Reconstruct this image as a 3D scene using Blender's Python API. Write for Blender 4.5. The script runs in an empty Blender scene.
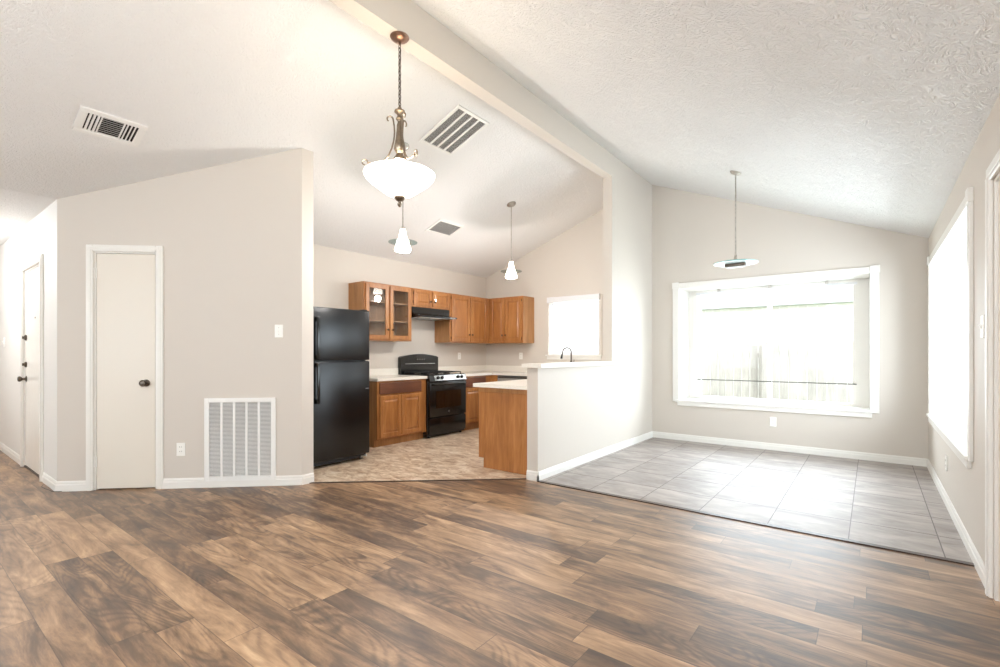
import bpy, bmesh, math, random
from mathutils import Vector, Matrix
random.seed(7)
PI = math.pi
S = bpy.context.scene
C = S.collection

# ------------------------------------------------------------------ camera, world, light, exposure
cam_d = bpy.data.cameras.new('camera')
cam = bpy.data.objects.new('camera', cam_d); C.objects.link(cam)
cam_d.sensor_width = 36.0
cam_d.lens = 36.0 * 483.0 / 1000.0
cam_d.shift_y = 0.0195
cam_d.clip_start = 0.02
cam.location = (0, 0, 1.2)
cam.rotation_euler = (PI / 2, 0, math.radians(37.6))
S.camera = cam

S.view_settings.view_transform = 'Standard'
S.view_settings.look = 'None'
S.view_settings.gamma = 1.0
S.view_settings.use_curve_mapping = False
S.view_settings.exposure = 0.24
S.cycles.max_bounces = 10
S.cycles.diffuse_bounces = 6
S.cycles.glossy_bounces = 4
S.cycles.transparent_max_bounces = 12
S.cycles.sample_clamp_indirect = 6.0
S.cycles.caustics_reflective = False
S.cycles.caustics_refractive = False

WORLD = 8.0
w = bpy.data.worlds.new('overcast_sky'); S.world = w; w.use_nodes = True
nt = w.node_tree
bg = nt.nodes['Background']
bg.inputs['Color'].default_value = (0.82, 0.91, 1.0, 1)
bg.inputs['Strength'].default_value = WORLD


def area(name, loc, rot, sx, sy, power, col, portal=False, spread=PI):
    l = bpy.data.lights.new(name, 'AREA'); l.shape = 'RECTANGLE'
    l.size = sx; l.size_y = sy; l.energy = power; l.color = col
    l.spread = spread
    if portal:
        l.cycles.is_portal = True
    o = bpy.data.objects.new(name, l); C.objects.link(o)
    o.location = loc; o.rotation_euler = rot
    return o


def point(name, loc, power, col, r=0.05):
    l = bpy.data.lights.new(name, 'POINT'); l.energy = power; l.color = col
    l.shadow_soft_size = r
    o = bpy.data.objects.new(name, l); C.objects.link(o); o.location = loc
    return o


# daylight coming in through the window openings (back dining, right dining, kitchen, living room front)
area('daylight_back_window', (-1.06, 7.33, 1.32), (-PI / 2, 0, 0), 1.9, 1.5, 36, (0.86, 0.93, 1.0))
area('daylight_side_window', (1.02, 5.30, 1.34), (0, PI / 2, 0), 1.5, 2.4, 21, (0.86, 0.93, 1.0))
area('daylight_kitchen_window', (-3.75, 6.97, 1.6), (-PI / 2, 0, 0), 0.9, 0.85, 28, (0.92, 0.96, 1.0))
area('daylight_front_windows', (-2.6, -4.43, 1.45), (PI / 2, 0, 0), 4.6, 1.7, 18, (0.95, 0.97, 1.0))

WARM = (1.0, 0.965, 0.935)
point('chandelier_bulbs', (-2.52, 2.165, 2.47), 10, WARM, 0.06)
point('hall_fill', (-7.4, 0.0, 2.30), 68, (0.96, 0.98, 1.0), 0.12)  # unseen fill source added to brighten the hall, no fixture
point('living_fill', (-3.2, -1.6, 2.2), 30, (0.95, 0.98, 1.0), 0.20)  # added fill light behind the camera, stands for no fixture
point('dining_side_fill', (-0.75, -0.45, 2.25), 148, (0.92, 0.965, 1.0), 0.20)  # added strong fill beside the camera, aimed at evening out the dining side


# ------------------------------------------------------------------ materials
def lin(c):
    return tuple(((v / 255) / 12.92 if v / 255 <= 0.04045 else ((v / 255 + 0.055) / 1.055) ** 2.4) for v in c) + (1,)


def mat(name, rgb=(200, 200, 200), rough=0.5, metal=0.0, spec=0.5, coat=0.0, emit=None, es=0.0):
    m = bpy.data.materials.new(name); m.use_nodes = True
    b = m.node_tree.nodes['Principled BSDF']
    b.inputs['Base Color'].default_value = lin(rgb)
    b.inputs['Roughness'].default_value = rough
    b.inputs['Metallic'].default_value = metal
    b.inputs['Specular IOR Level'].default_value = spec
    b.inputs['Coat Weight'].default_value = coat
    if emit:
        b.inputs['Emission Color'].default_value = lin(emit)
        b.inputs['Emission Strength'].default_value = es
    return m


class N:
    """small node-graph helper"""
    def __init__(s, m):
        s.t = m.node_tree; s.b = s.t.nodes['Principled BSDF']

    def node(s, typ, **kw):
        n = s.t.nodes.new(typ)
        for k, v in kw.items():
            if k.startswith('i_'):
                n.inputs[k[2:].replace('_', ' ')].default_value = v
            else:
                setattr(n, k, v)
        return n

    def link(s, a, b):
        s.t.links.new(a, b)

    def math(s, op, a, b=None, c=None):
        n = s.t.nodes.new('ShaderNodeMath'); n.operation = op
        for i, v in enumerate((a, b, c)):
            if v is None: continue
            if isinstance(v, (int, float)): n.inputs[i].default_value = v
            else: s.link(v, n.inputs[i])
        return n.outputs[0]

    def coords(s, scale=(1, 1, 1), rot=(0, 0, 0), src='Object'):
        tc = s.t.nodes.new('ShaderNodeTexCoord')
        mp = s.t.nodes.new('ShaderNodeMapping')
        mp.inputs['Scale'].default_value = scale
        mp.inputs['Rotation'].default_value = rot
        s.link(tc.outputs[src], mp.inputs['Vector'])
        return mp.outputs[0]

    def noise(s, vec, scale, detail=4, rough=0.5, dist=0.0):
        n = s.t.nodes.new('ShaderNodeTexNoise')
        n.inputs['Scale'].default_value = scale; n.inputs['Detail'].default_value = detail
        n.inputs['Roughness'].default_value = rough; n.inputs['Distortion'].default_value = dist
        s.link(vec, n.inputs['Vector'])
        return n.outputs['Fac']

    def ramp(s, fac, stops, interp='LINEAR'):
        r = s.t.nodes.new('ShaderNodeValToRGB'); r.color_ramp.interpolation = interp
        el = r.color_ramp.elements
        while len(el) < len(stops): el.new(0.5)
        for e, (p, c) in zip(el, stops):
            e.position = p; e.color = lin(c) if len(c) == 3 and max(c) > 1 else tuple(c) + (1,)
        s.link(fac, r.inputs[0])
        return r.outputs[0]

    def mix(s, fac, a, b, typ='MIX'):
        n = s.t.nodes.new('ShaderNodeMix'); n.data_type = 'RGBA'; n.blend_type = typ
        if isinstance(fac, (int, float)): n.inputs[0].default_value = fac
        else: s.link(fac, n.inputs[0])
        for i, v in ((6, a), (7, b)):
            if isinstance(v, tuple): n.inputs[i].default_value = v
            else: s.link(v, n.inputs[i])
        return n.outputs[2]

    def color(s, out): s.link(out, s.b.inputs['Base Color'])
    def rough(s, out): s.link(out, s.b.inputs['Roughness'])

    def bump(s, h, strength=0.3, dist=0.01):
        b = s.t.nodes.new('ShaderNodeBump')
        b.inputs['Strength'].default_value = strength; b.inputs['Distance'].default_value = dist
        s.link(h, b.inputs['Height']); s.link(b.outputs[0], s.b.inputs['Normal'])


def m_wall(name, rgb):
    m = mat(name, rgb, 0.55, spec=0.35); n = N(m)
    v = n.coords()
    n.bump(n.noise(v, 90, 3, 0.6), 0.12, 0.004)
    return m


def m_ceiling(name, strength, sc):
    m = mat(name, (230, 229, 227), 0.5, spec=0.35); n = N(m)
    v = n.coords()
    a = n.noise(v, 3.0, 2, 0.5)
    # brushed stipple: short curved strokes in changing directions
    wv = n.node('ShaderNodeTexVoronoi', feature='SMOOTH_F1')
    wv.inputs['Scale'].default_value = 16
    n.link(v, wv.inputs['Vector'])
    st = n.noise(v, sc, 3, 0.6, 2.6)
    ridg = n.math('ABSOLUTE', n.math('SUBTRACT', st, 0.5))
    ridg = n.math('SUBTRACT', 0.12, n.math('MINIMUM', ridg, 0.12))
    h = n.math('ADD', n.math('MULTIPLY', ridg, 5.0), n.math('MULTIPLY', wv.outputs['Distance'], 0.35))
    h = n.math('MULTIPLY', h, n.math('ADD', 0.45, a))
    n.bump(h, strength, 0.02)
    return m


def m_planks():
    m = mat('wood_plank_floor', (140, 105, 80), 0.3, spec=0.6, coat=0.35); m.node_tree.nodes['Principled BSDF'].inputs['Coat Roughness'].default_value = 0.44; n = N(m)
    PW, PL = 0.148, 1.22
    tc = n.node('ShaderNodeTexCoord'); sp = n.node('ShaderNodeSeparateXYZ')
    n.link(tc.outputs['Object'], sp.inputs[0])
    x, y = sp.outputs[0], sp.outputs[1]
    yr = n.math('DIVIDE', y, PW)
    row = n.math('FLOOR', yr)
    wn = n.node('ShaderNodeTexWhiteNoise', noise_dimensions='1D'); n.link(row, wn.inputs['W'])
    xr = n.math('ADD', n.math('DIVIDE', x, PL), n.math('MULTIPLY', wn.outputs['Value'], 7.3))
    col = n.math('FLOOR', xr)
    cb = n.node('ShaderNodeCombineXYZ'); n.link(row, cb.inputs[0]); n.link(col, cb.inputs[1])
    w2 = n.node('ShaderNodeTexWhiteNoise', noise_dimensions='2D'); n.link(cb.outputs[0], w2.inputs['Vector'])
    idv = w2.outputs['Value']
    fx = n.math('MULTIPLY', n.math('ABSOLUTE', n.math('SUBTRACT', n.math('FRACT', xr), 0.5)), PL)
    fy = n.math('MULTIPLY', n.math('ABSOLUTE', n.math('SUBTRACT', n.math('FRACT', yr), 0.5)), PW)
    seam = n.math('MAXIMUM', n.math('GREATER_THAN', fx, PL / 2 - 0.0018), n.math('GREATER_THAN', fy, PW / 2 - 0.0014))
    # grain coordinates with a jump for every board
    gx = n.math('ADD', x, n.math('MULTIPLY', idv, 41.0))
    gy = n.math('ADD', n.math('MULTIPLY', y, 1.0), n.math('MULTIPLY', idv, 17.0))
    g = n.node('ShaderNodeCombineXYZ')
    n.link(n.math('MULTIPLY', gx, 1.2), g.inputs[0]); n.link(n.math('MULTIPLY', gy, 5.6), g.inputs[1])
    blotch = n.noise(g.outputs[0], 2.1, 6, 0.66, 0.5)
    # cathedral figure: contour lines of a smooth stretched noise
    fig = n.noise(g.outputs[0], 0.85, 1, 0.4, 0.5)
    ringw = n.math('SINE', n.math('MULTIPLY', fig, 120.0))
    ring = n.math('MULTIPLY', n.math('POWER', n.math('MULTIPLY', n.math('ADD', ringw, 1.0), 0.5), 2.0), n.math('GREATER_THAN', n.math('FRACT', n.math('MULTIPLY', idv, 13.7)), 0.45))
    f = n.node('ShaderNodeCombineXYZ')
    n.link(n.math('MULTIPLY', gx, 2.6), f.inputs[0]); n.link(n.math('MULTIPLY', gy, 48.0), f.inputs[1])
    fine = n.noise(f.outputs[0], 1.6, 4, 0.65, 0.3)
    t = n.math('ADD', n.math('MULTIPLY', idv, 0.30), n.math('MULTIPLY', blotch, 1.15))
    t = n.math('ADD', t, n.math('MULTIPLY', n.math('SUBTRACT', fine, 0.5), 0.26))
    t = n.math('SUBTRACT', t, n.math('MULTIPLY', ring, 0.10))
    t = n.math('SUBTRACT', t, 0.235)
    c = n.ramp(t, [(0.16, (66, 50, 42)), (0.36, (99, 76, 57)), (0.53, (140, 109, 81)), (0.70, (172, 138, 105)), (0.88, (200, 168, 132))])
    c = n.mix(n.math('MULTIPLY', seam, 0.65), c, lin((52, 38, 32)))
    n.color(c)
    n.rough(n.math('ADD', 0.40, n.math('MULTIPLY', fine, 0.14)))
    hh = n.math('SUBTRACT', n.math('ADD', n.math('MULTIPLY', fine, 0.3), n.math('MULTIPLY', ring, 0.12)), n.math('MULTIPLY', seam, 1.0))
    n.bump(hh, 0.18, 0.002)
    return m


def m_tile():
    m = mat('grey_floor_tile', (165, 158, 154), 0.3); n = N(m)
    T = 0.46
    tc = n.node('ShaderNodeTexCoord'); sp = n.node('ShaderNodeSeparateXYZ')
    n.link(tc.outputs['Object'], sp.inputs[0])
    xr = n.math('DIVIDE', n.math('ADD', sp.outputs[0], 1.04), T)
    yr = n.math('DIVIDE', n.math('SUBTRACT', sp.outputs[1], 4.25), T)
    fx = n.math('ABSOLUTE', n.math('SUBTRACT', n.math('FRACT', n.math('ADD', xr, 0.5)), 0.5))
    fy = n.math('ABSOLUTE', n.math('SUBTRACT', n.math('FRACT', n.math('ADD', yr, 0.5)), 0.5))
    seam = n.math('MAXIMUM', n.math('LESS_THAN', fx, 0.0065), n.math('LESS_THAN', fy, 0.0115))
    cb = n.node('ShaderNodeCombineXYZ')
    n.link(n.math('FLOOR', xr), cb.inputs[0]); n.link(n.math('FLOOR', yr), cb.inputs[1])
    w2 = n.node('ShaderNodeTexWhiteNoise', noise_dimensions='2D'); n.link(cb.outputs[0], w2.inputs['Vector'])
    v = n.node('ShaderNodeVectorMath', operation='ADD'); n.link(tc.outputs['Object'], v.inputs[0])
    cc = n.node('ShaderNodeVectorMath', operation='SCALE'); n.link(w2.outputs['Color'], cc.inputs[0]); cc.inputs['Scale'].default_value = 9
    n.link(cc.outputs[0], v.inputs[1])
    mpn = n.node('ShaderNodeMapping'); mpn.inputs['Scale'].default_value = (1.6, 3.6, 1); n.link(v.outputs[0], mpn.inputs[0])
    a = n.noise(mpn.outputs[0], 1.7, 5, 0.62, 0.7)
    b = n.noise(mpn.outputs[0], 9, 4, 0.6, 0.3)
    t = n.math('ADD', n.math('MULTIPLY', a, 0.75), n.math('ADD', n.math('MULTIPLY', b, 0.25), n.math('MULTIPLY', w2.outputs['Value'], 0.06)))
    c = n.ramp(t, [(0.3, (128, 118, 112)), (0.5, (156, 147, 141)), (0.7, (184, 175, 168))])
    c = n.mix(seam, c, lin((96, 88, 86)))
    n.color(c)
    n.rough(n.math('ADD', 0.42, n.math('MULTIPLY', b, 0.14)))
    n.bump(n.math('SUBTRACT', n.math('MULTIPLY', b, 0.3), seam), 0.25, 0.002)
    return m


def m_vinyl():
    m = mat('beige_stone_vinyl', (190, 168, 145), 0.4); n = N(m)
    v = n.coords((1.0, 2.0, 1), (0, 0, math.radians(42)))
    a = n.noise(v, 6.5, 6, 0.66, 1.0)
    b = n.noise(v, 2.0, 2, 0.5)
    t = n.math('ADD', n.math('MULTIPLY', a, 0.8), n.math('MULTIPLY', b, 0.2))
    c = n.ramp(t, [(0.36, (150, 122, 100)), (0.46, (186, 160, 134)), (0.54, (208, 188, 164)), (0.64, (226, 212, 194))])
    n.color(c)
    return m


def m_wood(name, dark, midc, light, rough=0.38, axis='z'):
    m = mat(name, midc, rough, coat=0.15); n = N(m)
    sc = {'z': (9, 9, 0.9), 'x': (0.9, 9, 9)}[axis]
    v = n.coords(sc)
    a = n.noise(v, 1.4, 4, 0.6, 0.8)
    v2 = n.coords(tuple(q * 5 for q in sc))
    b = n.noise(v2, 1.4, 3, 0.5)
    v3 = n.coords((2.2, 2.2, 1.5))
    d = n.noise(v3, 1.2, 2, 0.5)
    t = n.math('ADD', n.math('ADD', n.math('MULTIPLY', a, 0.45), n.math('MULTIPLY', b, 0.2)), n.math('MULTIPLY', d, 0.35))
    n.color(n.ramp(t, [(0.34, dark), (0.5, midc), (0.66, light)]))
    return m


def m_glass(name, tint=(250, 253, 253), ior=1.45, refl=None):
    m = bpy.data.materials.new(name); m.use_nodes = True
    t = m.node_tree; t.nodes.clear()
    o = t.nodes.new('ShaderNodeOutputMaterial'); mx = t.nodes.new('ShaderNodeMixShader')
    tr = t.nodes.new('ShaderNodeBsdfTransparent'); gl = t.nodes.new('ShaderNodeBsdfGlossy'); fr = t.nodes.new('ShaderNodeFresnel')
    tr.inputs[0].default_value = lin(tint); gl.inputs['Roughness'].default_value = 0.02
    fr.inputs[0].default_value = ior
    
    if refl is None: t.links.new(fr.outputs[0], mx.inputs[0])
    else: mx.inputs[0].default_value = refl
    t.links.new(tr.outputs[0], mx.inputs[1]); t.links.new(gl.outputs[0], mx.inputs[2])
    t.links.new(mx.outputs[0], o.inputs[0])
    return m


def m_fridge():
    m = mat('black_textured_enamel', (10, 10, 11), 0.26, spec=0.45); n = N(m)
    v = n.coords()
    n.bump(n.noise(v, 70, 2, 0.5, 0.4), 0.35, 0.004)
    return m


def m_metal(name, rgb, rough=0.3):
    m = mat(name, rgb, rough, metal=1.0); n = N(m)
    v = n.coords()
    n.color(n.ramp(n.noise(v, 40, 3), [(0.3, tuple(int(c * 0.85) for c in rgb)), (0.7, rgb)]))
    return m


M = dict(
    wall=m_wall('greige_wall_paint', (206, 198, 188)),
    wallw=m_wall('hall_wall_paint', (222, 219, 214)),
    ceil=m_ceiling('brushed_ceiling_paint', 0.40, 14), ceilr=m_ceiling('heavy_brushed_ceiling_paint', 0.62, 11),
    trim=mat('white_trim_paint', (229, 226, 220), 0.35),
    door=mat('cream_door_paint', (222, 214, 201), 0.38),
    doorw=mat('white_gloss_door_paint', (232, 228, 220), 0.22),
    planks=m_planks(), tile=m_tile(), vinyl=m_vinyl(),
    oak=m_wood('honey_stained_oak', (128, 79, 38), (160, 104, 54), (186, 130, 75)),
    oakside=m_wood('amber_veneer_panel', (140, 96, 54), (168, 118, 70), (188, 140, 92)),
    oakdark=m_wood('reddish_brown_stain', (78, 46, 32), (100, 61, 43), (122, 78, 55), axis='x'),
    oakin=m_wood('cabinet_interior_maple', (138, 96, 66), (164, 120, 86), (184, 142, 106)),
    knob=m_metal('bronze_knob', (92, 70, 52), 0.35),
    counter=mat('cream_laminate', (226, 219, 206), 0.32),
    fridge=m_fridge(),
    black=mat('black_enamel', (12, 12, 13), 0.18, spec=0.6),
    blackm=mat('matt_black_iron', (20, 20, 21), 0.5),
    ovenglass=mat('black_oven_glass', (6, 6, 7), 0.06, spec=0.8),
    steel=m_metal('brushed_steel', (186, 186, 184), 0.34),
    nickel=m_metal('satin_nickel', (196, 190, 182), 0.35),
    darkmetal=m_metal('aged_pewter', (104, 94, 84), 0.35),
    bronze=m_metal('antique_pewter_bronze', (152, 138, 122), 0.38),
    chain=m_metal('dark_chain', (92, 80, 68), 0.4),
    glow=mat('lit_alabaster_glass', (250, 246, 238), 0.4, emit=(255, 247, 236), es=2.6),
    glowp=mat('lit_frosted_glass', (250, 248, 244), 0.4, emit=(255, 246, 232), es=7.0),
    glass=m_glass('window_glass', (252, 254, 254), 1.12),
    disc=m_glass('clear_disc_glass', (226, 236, 235), refl=0.10),
    cabglass=m_glass('cabinet_glass', (250, 252, 252), refl=0.08),
    frost=mat('frosted_disc_glass', (222, 236, 234), 0.25, spec=0.6),
    teal=mat('green_glass_edge', (120, 172, 170), 0.2),
    plate=mat('white_plastic_plate', (240, 238, 232), 0.35),
    slot=mat('dark_slot_and_shade', (60, 56, 52), 0.6),
    dark=mat('dark_duct', (38, 34, 31), 0.8),
    grey=mat('grey_filter', (120, 116, 112), 0.8),
    ventw=mat('white_vent_enamel', (232, 230, 226), 0.4),
    blind=mat('white_blind_vinyl', (222, 222, 224), 0.4),
    thresh=mat('dark_threshold', (70, 54, 46), 0.4),
    dish=mat('grey_appliance_panel', (150, 146, 140), 0.35),
    bronzetop=m_metal('copper_bronze_canopy', (150, 118, 100), 0.35),
    fence=m_wood('weathered_fence_wood', (122, 114, 107), (140, 131, 123), (156, 147, 139), 0.8),
    brick=mat('pale_brick', (176, 160, 150), 0.8), roof=mat('grey_shingle', (158, 156, 154), 0.9),
    grass=mat('lawn_grass', (110, 124, 84), 0.9),
    cable=mat('grey_cable', (96, 92, 88), 0.5),
)
# brick pattern for the neighbouring house
_n = N(M['brick']); _b = _n.node('ShaderNodeTexBrick')
_b.inputs['Color1'].default_value = lin((206, 198, 190)); _b.inputs['Color2'].default_value = lin((196, 186, 178))
_b.inputs['Mortar'].default_value = lin((214, 208, 202)); _b.inputs['Scale'].default_value = 2.2
_n.link(_n.coords((1, 1, 1), (PI / 2, 0, 0)), _b.inputs['Vector']); _n.color(_b.outputs['Color'])
_n = N(M['grass']); _n.color(_n.ramp(_n.noise(_n.coords(), 9, 5), [(0.35, (92, 108, 66)), (0.65, (130, 142, 100))]))
_n = N(M['counter']); _n.color(_n.ramp(_n.noise(_n.coords(), 160, 3), [(0.35, (226, 220, 208)), (0.6, (238, 233, 224))]))
_n = N(M['doorw']); _n.bump(_n.noise(_n.coords(), 6, 2), 0.15, 0.01)


# ------------------------------------------------------------------ mesh helpers
def B(): return bmesh.new()


def bx(bm, x0, x1, y0, y1, z0, z1, bev=0.0, seg=1):
    vs = [bm.verts.new(p) for p in ((x0, y0, z0), (x1, y0, z0), (x1, y1, z0), (x0, y1, z0), (x0, y0, z1), (x1, y0, z1), (x1, y1, z1), (x0, y1, z1))]
    fs = [bm.faces.new([vs[i] for i in f]) for f in ((0, 3, 2, 1), (4, 5, 6, 7), (0, 1, 5, 4), (1, 2, 6, 5), (2, 3, 7, 6), (3, 0, 4, 7))]
    if bev > 0:
        es = list({e for f in fs for e in f.edges})
        bmesh.ops.bevel(bm, geom=es, offset=bev, segments=seg, affect='EDGES', profile=0.5)
    return vs


def prism(bm, pts, a, b, plane='xy'):
    """polygon extruded between a and b along the axis left out of plane"""
    def P(u, v, t):
        return {'xy': (u, v, t), 'xz': (u, t, v), 'yz': (t, u, v)}[plane]
    lo = [bm.verts.new(P(u, v, a)) for u, v in pts]; hi = [bm.verts.new(P(u, v, b)) for u, v in pts]
    n = len(pts)
    bm.faces.new(lo); bm.faces.new(hi)
    for i in range(n):
        bm.faces.new([lo[i], lo[(i + 1) % n], hi[(i + 1) % n], hi[i]])


def lathe(bm, prof, seg=28, cen=(0, 0, 0), axis='z'):
    rings = []
    for r, z in prof:
        ring = []
        for i in range(seg):
            a = 2 * PI * i / seg
            if axis == 'z': p = (cen[0] + r * math.cos(a), cen[1] + r * math.sin(a), cen[2] + z)
            elif axis == 'y': p = (cen[0] + r * math.cos(a), cen[1] + z, cen[2] + r * math.sin(a))
            else: p = (cen[0] + z, cen[1] + r * math.cos(a), cen[2] + r * math.sin(a))
            ring.append(bm.verts.new(p))
        rings.append(ring)
    for a, b in zip(rings, rings[1:]):
        for i in range(seg):
            bm.faces.new([a[i], a[(i + 1) % seg], b[(i + 1) % seg], b[i]])
    for ring, (r, z) in ((rings[0], prof[0]), (rings[-1], prof[-1])):
        if r > 1e-4: bm.faces.new(ring)
    bmesh.ops.remove_doubles(bm, verts=[v for r in rings for v in r], dist=1e-5)


def tube(bm, pts, r, seg=8, closed=False):
    pts = [Vector(p) for p in pts]; n = len(pts)
    rs = r if isinstance(r, (list, tuple)) else [r] * n
    rings = []; up = None
    for i, p in enumerate(pts):
        if closed: t = pts[(i + 1) % n] - pts[i - 1]
        else: t = pts[min(i + 1, n - 1)] - pts[max(i - 1, 0)]
        t.normalize()
        if up is None:
            up = t.orthogonal().normalized()
        else:
            up = (up - t * up.dot(t))
            up = up.normalized() if up.length > 1e-6 else t.orthogonal().normalized()
        s = t.cross(up)
        rings.append([bm.verts.new(p + (up * math.cos(2 * PI * k / seg) + s * math.sin(2 * PI * k / seg)) * rs[i]) for k in range(seg)])
    rng = range(n) if closed else range(n - 1)
    for i in rng:
        a, b = rings[i], rings[(i + 1) % n]
        for k in range(seg):
            bm.faces.new([a[k], a[(k + 1) % seg], b[(k + 1) % seg], b[k]])
    if not closed:
        bm.faces.new(rings[0]); bm.faces.new(rings[-1])


def obj(name, bm, m, parent=None, smooth=False, label=None):
    bmesh.ops.recalc_face_normals(bm, faces=bm.faces)
    me = bpy.data.meshes.new(name); bm.to_mesh(me); bm.free()
    me.materials.append(m)
    if smooth:
        for p in me.polygons: p.use_smooth = True
        me.set_sharp_from_angle(angle=math.radians(40))
    o = bpy.data.objects.new(name, me); C.objects.link(o)
    if parent: o.parent = parent
    if label: o['label'] = label
    return o


def tag(o, label, cat, group=None, kind=None):
    o['label'] = label; o['category'] = cat
    if group: o['group'] = group
    if kind: o['kind'] = kind
    return o


def thing(name, label, cat, loc=(0, 0, 0), rotz=0, group=None):
    o = bpy.data.objects.new(name, None); C.objects.link(o)
    o.empty_display_size = 0.1
    o.location = loc; o.rotation_euler = (0, 0, rotz)
    return tag(o, label, cat, group)


def struct(name, bm, m, label=None, loc=(0, 0, 0), rotz=0, parent=None, cat=None):
    o = obj(name, bm, m, parent)
    if not parent:
        o.location = loc; o.rotation_euler = (0, 0, rotz)
        o['kind'] = 'structure'
        if label: o['label'] = label
        o['category'] = cat or name.split('_')[0]
    return o


def sempty(name, label, loc, rotz=0, cat=None):
    o = thing(name, label, cat or name.split('_')[0], loc, rotz); o['kind'] = 'structure'
    return o


def copy_tree(o, parent=None):
    c = o.copy(); C.objects.link(c); c.parent = parent
    for ch in list(o.children): copy_tree(ch, c)
    return c


# ------------------------------------------------------------------ plan of the house (metres)
XL, XR, YB = -5.53, 0.47, 6.77       # kitchen left wall, right wall, back wall
YT = 3.80                            # edge between planks and tile
HX, HY = -5.60, 0.975                # corner between hall and diagonal wall
YF = -4.6                            # front wall behind the camera
RIDGE = -2.555
def zl(x): return 2.56 + 0.36 * (x + 5.53)
def zr(x): return 3.60 - 0.403 * (x + 2.49)
def zc(x): return zl(x) if x < RIDGE else zr(x)
DIAG = math.atan2(2.385 - HY, -4.115 - HX)
XE = -4.115
DL = (XE - HX) / math.cos(DIAG)
DEY = HY + DL * math.sin(DIAG)


def wall(name, label, loc, rotz, L, th, top, holes=(), m=None, kinks=(), x0=0.0):
    """slab from local x0..L, y 0..th (room side is -y), z 0..top(x), rectangular holes (xa, xb, za, zb)"""
    xs = sorted({x0, L, *kinks, *[h[0] for h in holes], *[h[1] for h in holes]})
    bm = B()
    for a, b in zip(xs, xs[1:]):
        mid = (a + b) / 2
        cuts = sorted([(h[2], h[3]) for h in holes if h[0] <= mid <= h[1]])
        z = 0.0
        for za, zb in cuts:
            if za > z: prism(bm, [(a, z), (b, z), (b, za), (a, za)], 0, th, 'xz')
            z = zb
        prism(bm, [(a, z), (b, z), (b, top(b)), (a, top(a))], 0, th, 'xz')
    return struct(name, bm, m or M['wall'], label, loc, rotz)


# floors
bm = B()
prism(bm, [(-9.4, YF), (XR + 0.12, YF), (XR + 0.12, YT), (-2.60, YT), (XE, DEY + 0.07), (XE, DEY), (XL, DEY), (XL - 0.12, HY + 0.1), (-9.4, HY + 0.1)], -0.05, 0)
struct('floor', bm, M['planks'], 'brown wood plank floor of the living room and hall')
bm = B(); bx(bm, -2.50, XR + 0.12, YT, YB + 0.1, -0.05, 0.004)
struct('floor_dining', bm, M['tile'], 'grey square tile floor of the dining nook')
bm = B()
prism(bm, [(-2.60, YT), (-2.50, YT), (-2.50, YB + 0.1), (XL - 0.1, YB + 0.1), (XL - 0.1, DEY + 0.07), (XE, DEY + 0.07)], -0.05, 0.002)
struct('floor_kitchen', bm, M['vinyl'], 'beige mottled stone-look vinyl floor of the kitchen')
bm = B(); prism(bm, [(-2.465, YT - 0.028), (XR, YT - 0.028), (XR, YT - 0.010), (XR, YT + 0.014), (-2.465, YT + 0.014)], 0.0, 0.008)
struct('trim_1', bm, M['thresh'], 'dark threshold strip between planks and grey tile')
bm = B()
a = Vector((XE, DEY + 0.07)); b_ = Vector((-2.60, YT)); d = (b_ - a).normalized(); nn = Vector((-d.y, d.x)) * 0.012
prism(bm, [tuple(a - nn), tuple(b_ - nn), tuple(b_ + nn), tuple(a + nn)], 0.0, 0.006)
struct('trim_2', bm, M['thresh'], 'thin dark strip between planks and kitchen vinyl')

# ceilings
bm = B(); prism(bm, [(RIDGE, zr(RIDGE)), (XR + 0.15, zr(XR + 0.15)), (XR + 0.15, zr(XR + 0.15) + 0.15), (RIDGE, zr(RIDGE) + 0.15)], YF - 0.1, YB + 0.15, 'xz')
struct('ceiling_right', bm, M['ceilr'], 'textured white sloped ceiling right of the ridge beam')
bm = B(); prism(bm, [(HX, zl(HX)), (RIDGE, zl(RIDGE)), (RIDGE, zl(RIDGE) + 0.15), (HX, zl(HX) + 0.15)], YF - 0.1, YB + 0.15, 'xz')
struct('ceiling_left', bm, M['ceil'], 'textured white sloped ceiling left of the ridge beam')
bm = B(); bx(bm, -9.4, HX, -1.3, HY + 0.05, zl(HX), zl(HX) + 0.15)
struct('ceiling_hall', bm, M['ceil'], 'flat white ceiling of the entry hall')

# ridge beam (wrapped in painted drywall)
bm = B(); bx(bm, -2.60, -2.48, YF, 5.43, 3.33, 3.66)
struct('trim_3', bm, M['wall'], 'painted ridge beam running the length of the room', cat='beam')

# back wall with the dining window (in a box bay) and the kitchen window
W1 = (-2.10, -0.02, 0.555, 2.085)
W3 = (-4.20, -3.30, 1.17, 2.06)
wall('wall_back', 'greige back wall of dining nook and kitchen', (XL - 0.12, YB, 0), 0, XR + 0.12 - XL + 0.12, 0.15,
     lambda x: zc(x + XL - 0.12) + 0.03, [(W1[0] - 0.028 - XL + 0.12, W1[1] + 0.028 - XL + 0.12, W1[2] - 0.028, W1[3] + 0.028), (W3[0] - XL + 0.12, W3[1] - XL + 0.12, W3[2], W3[3])],
     kinks=(RIDGE - (XL - 0.12),))
# right wall: bay window, doorway, all the way past the camera.  local x = -(Y-7)
W2 = (4.00, 6.46, 0.585, 2.085)
D2 = (2.48, 3.335, 0.0, 2.045)
wall('wall_right', 'greige right wall with white bay window and cream door', (XR, YB, 0), -PI / 2, YB - YF, 0.15,
     lambda x: zr(XR) + 0.03, [(YB - W2[1] - 0.028, YB - W2[0] + 0.028, W2[2] - 0.028, W2[3] + 0.028), (YB - D2[1], YB - D2[0], D2[2], D2[3])])
# kitchen left wall
wall('wall_kitchen', 'greige kitchen wall behind fridge and range', (XL, DEY + 0.02, 0), PI / 2, YB - DEY - 0.02, 0.12, lambda x: zl(XL) + 0.02)
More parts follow.
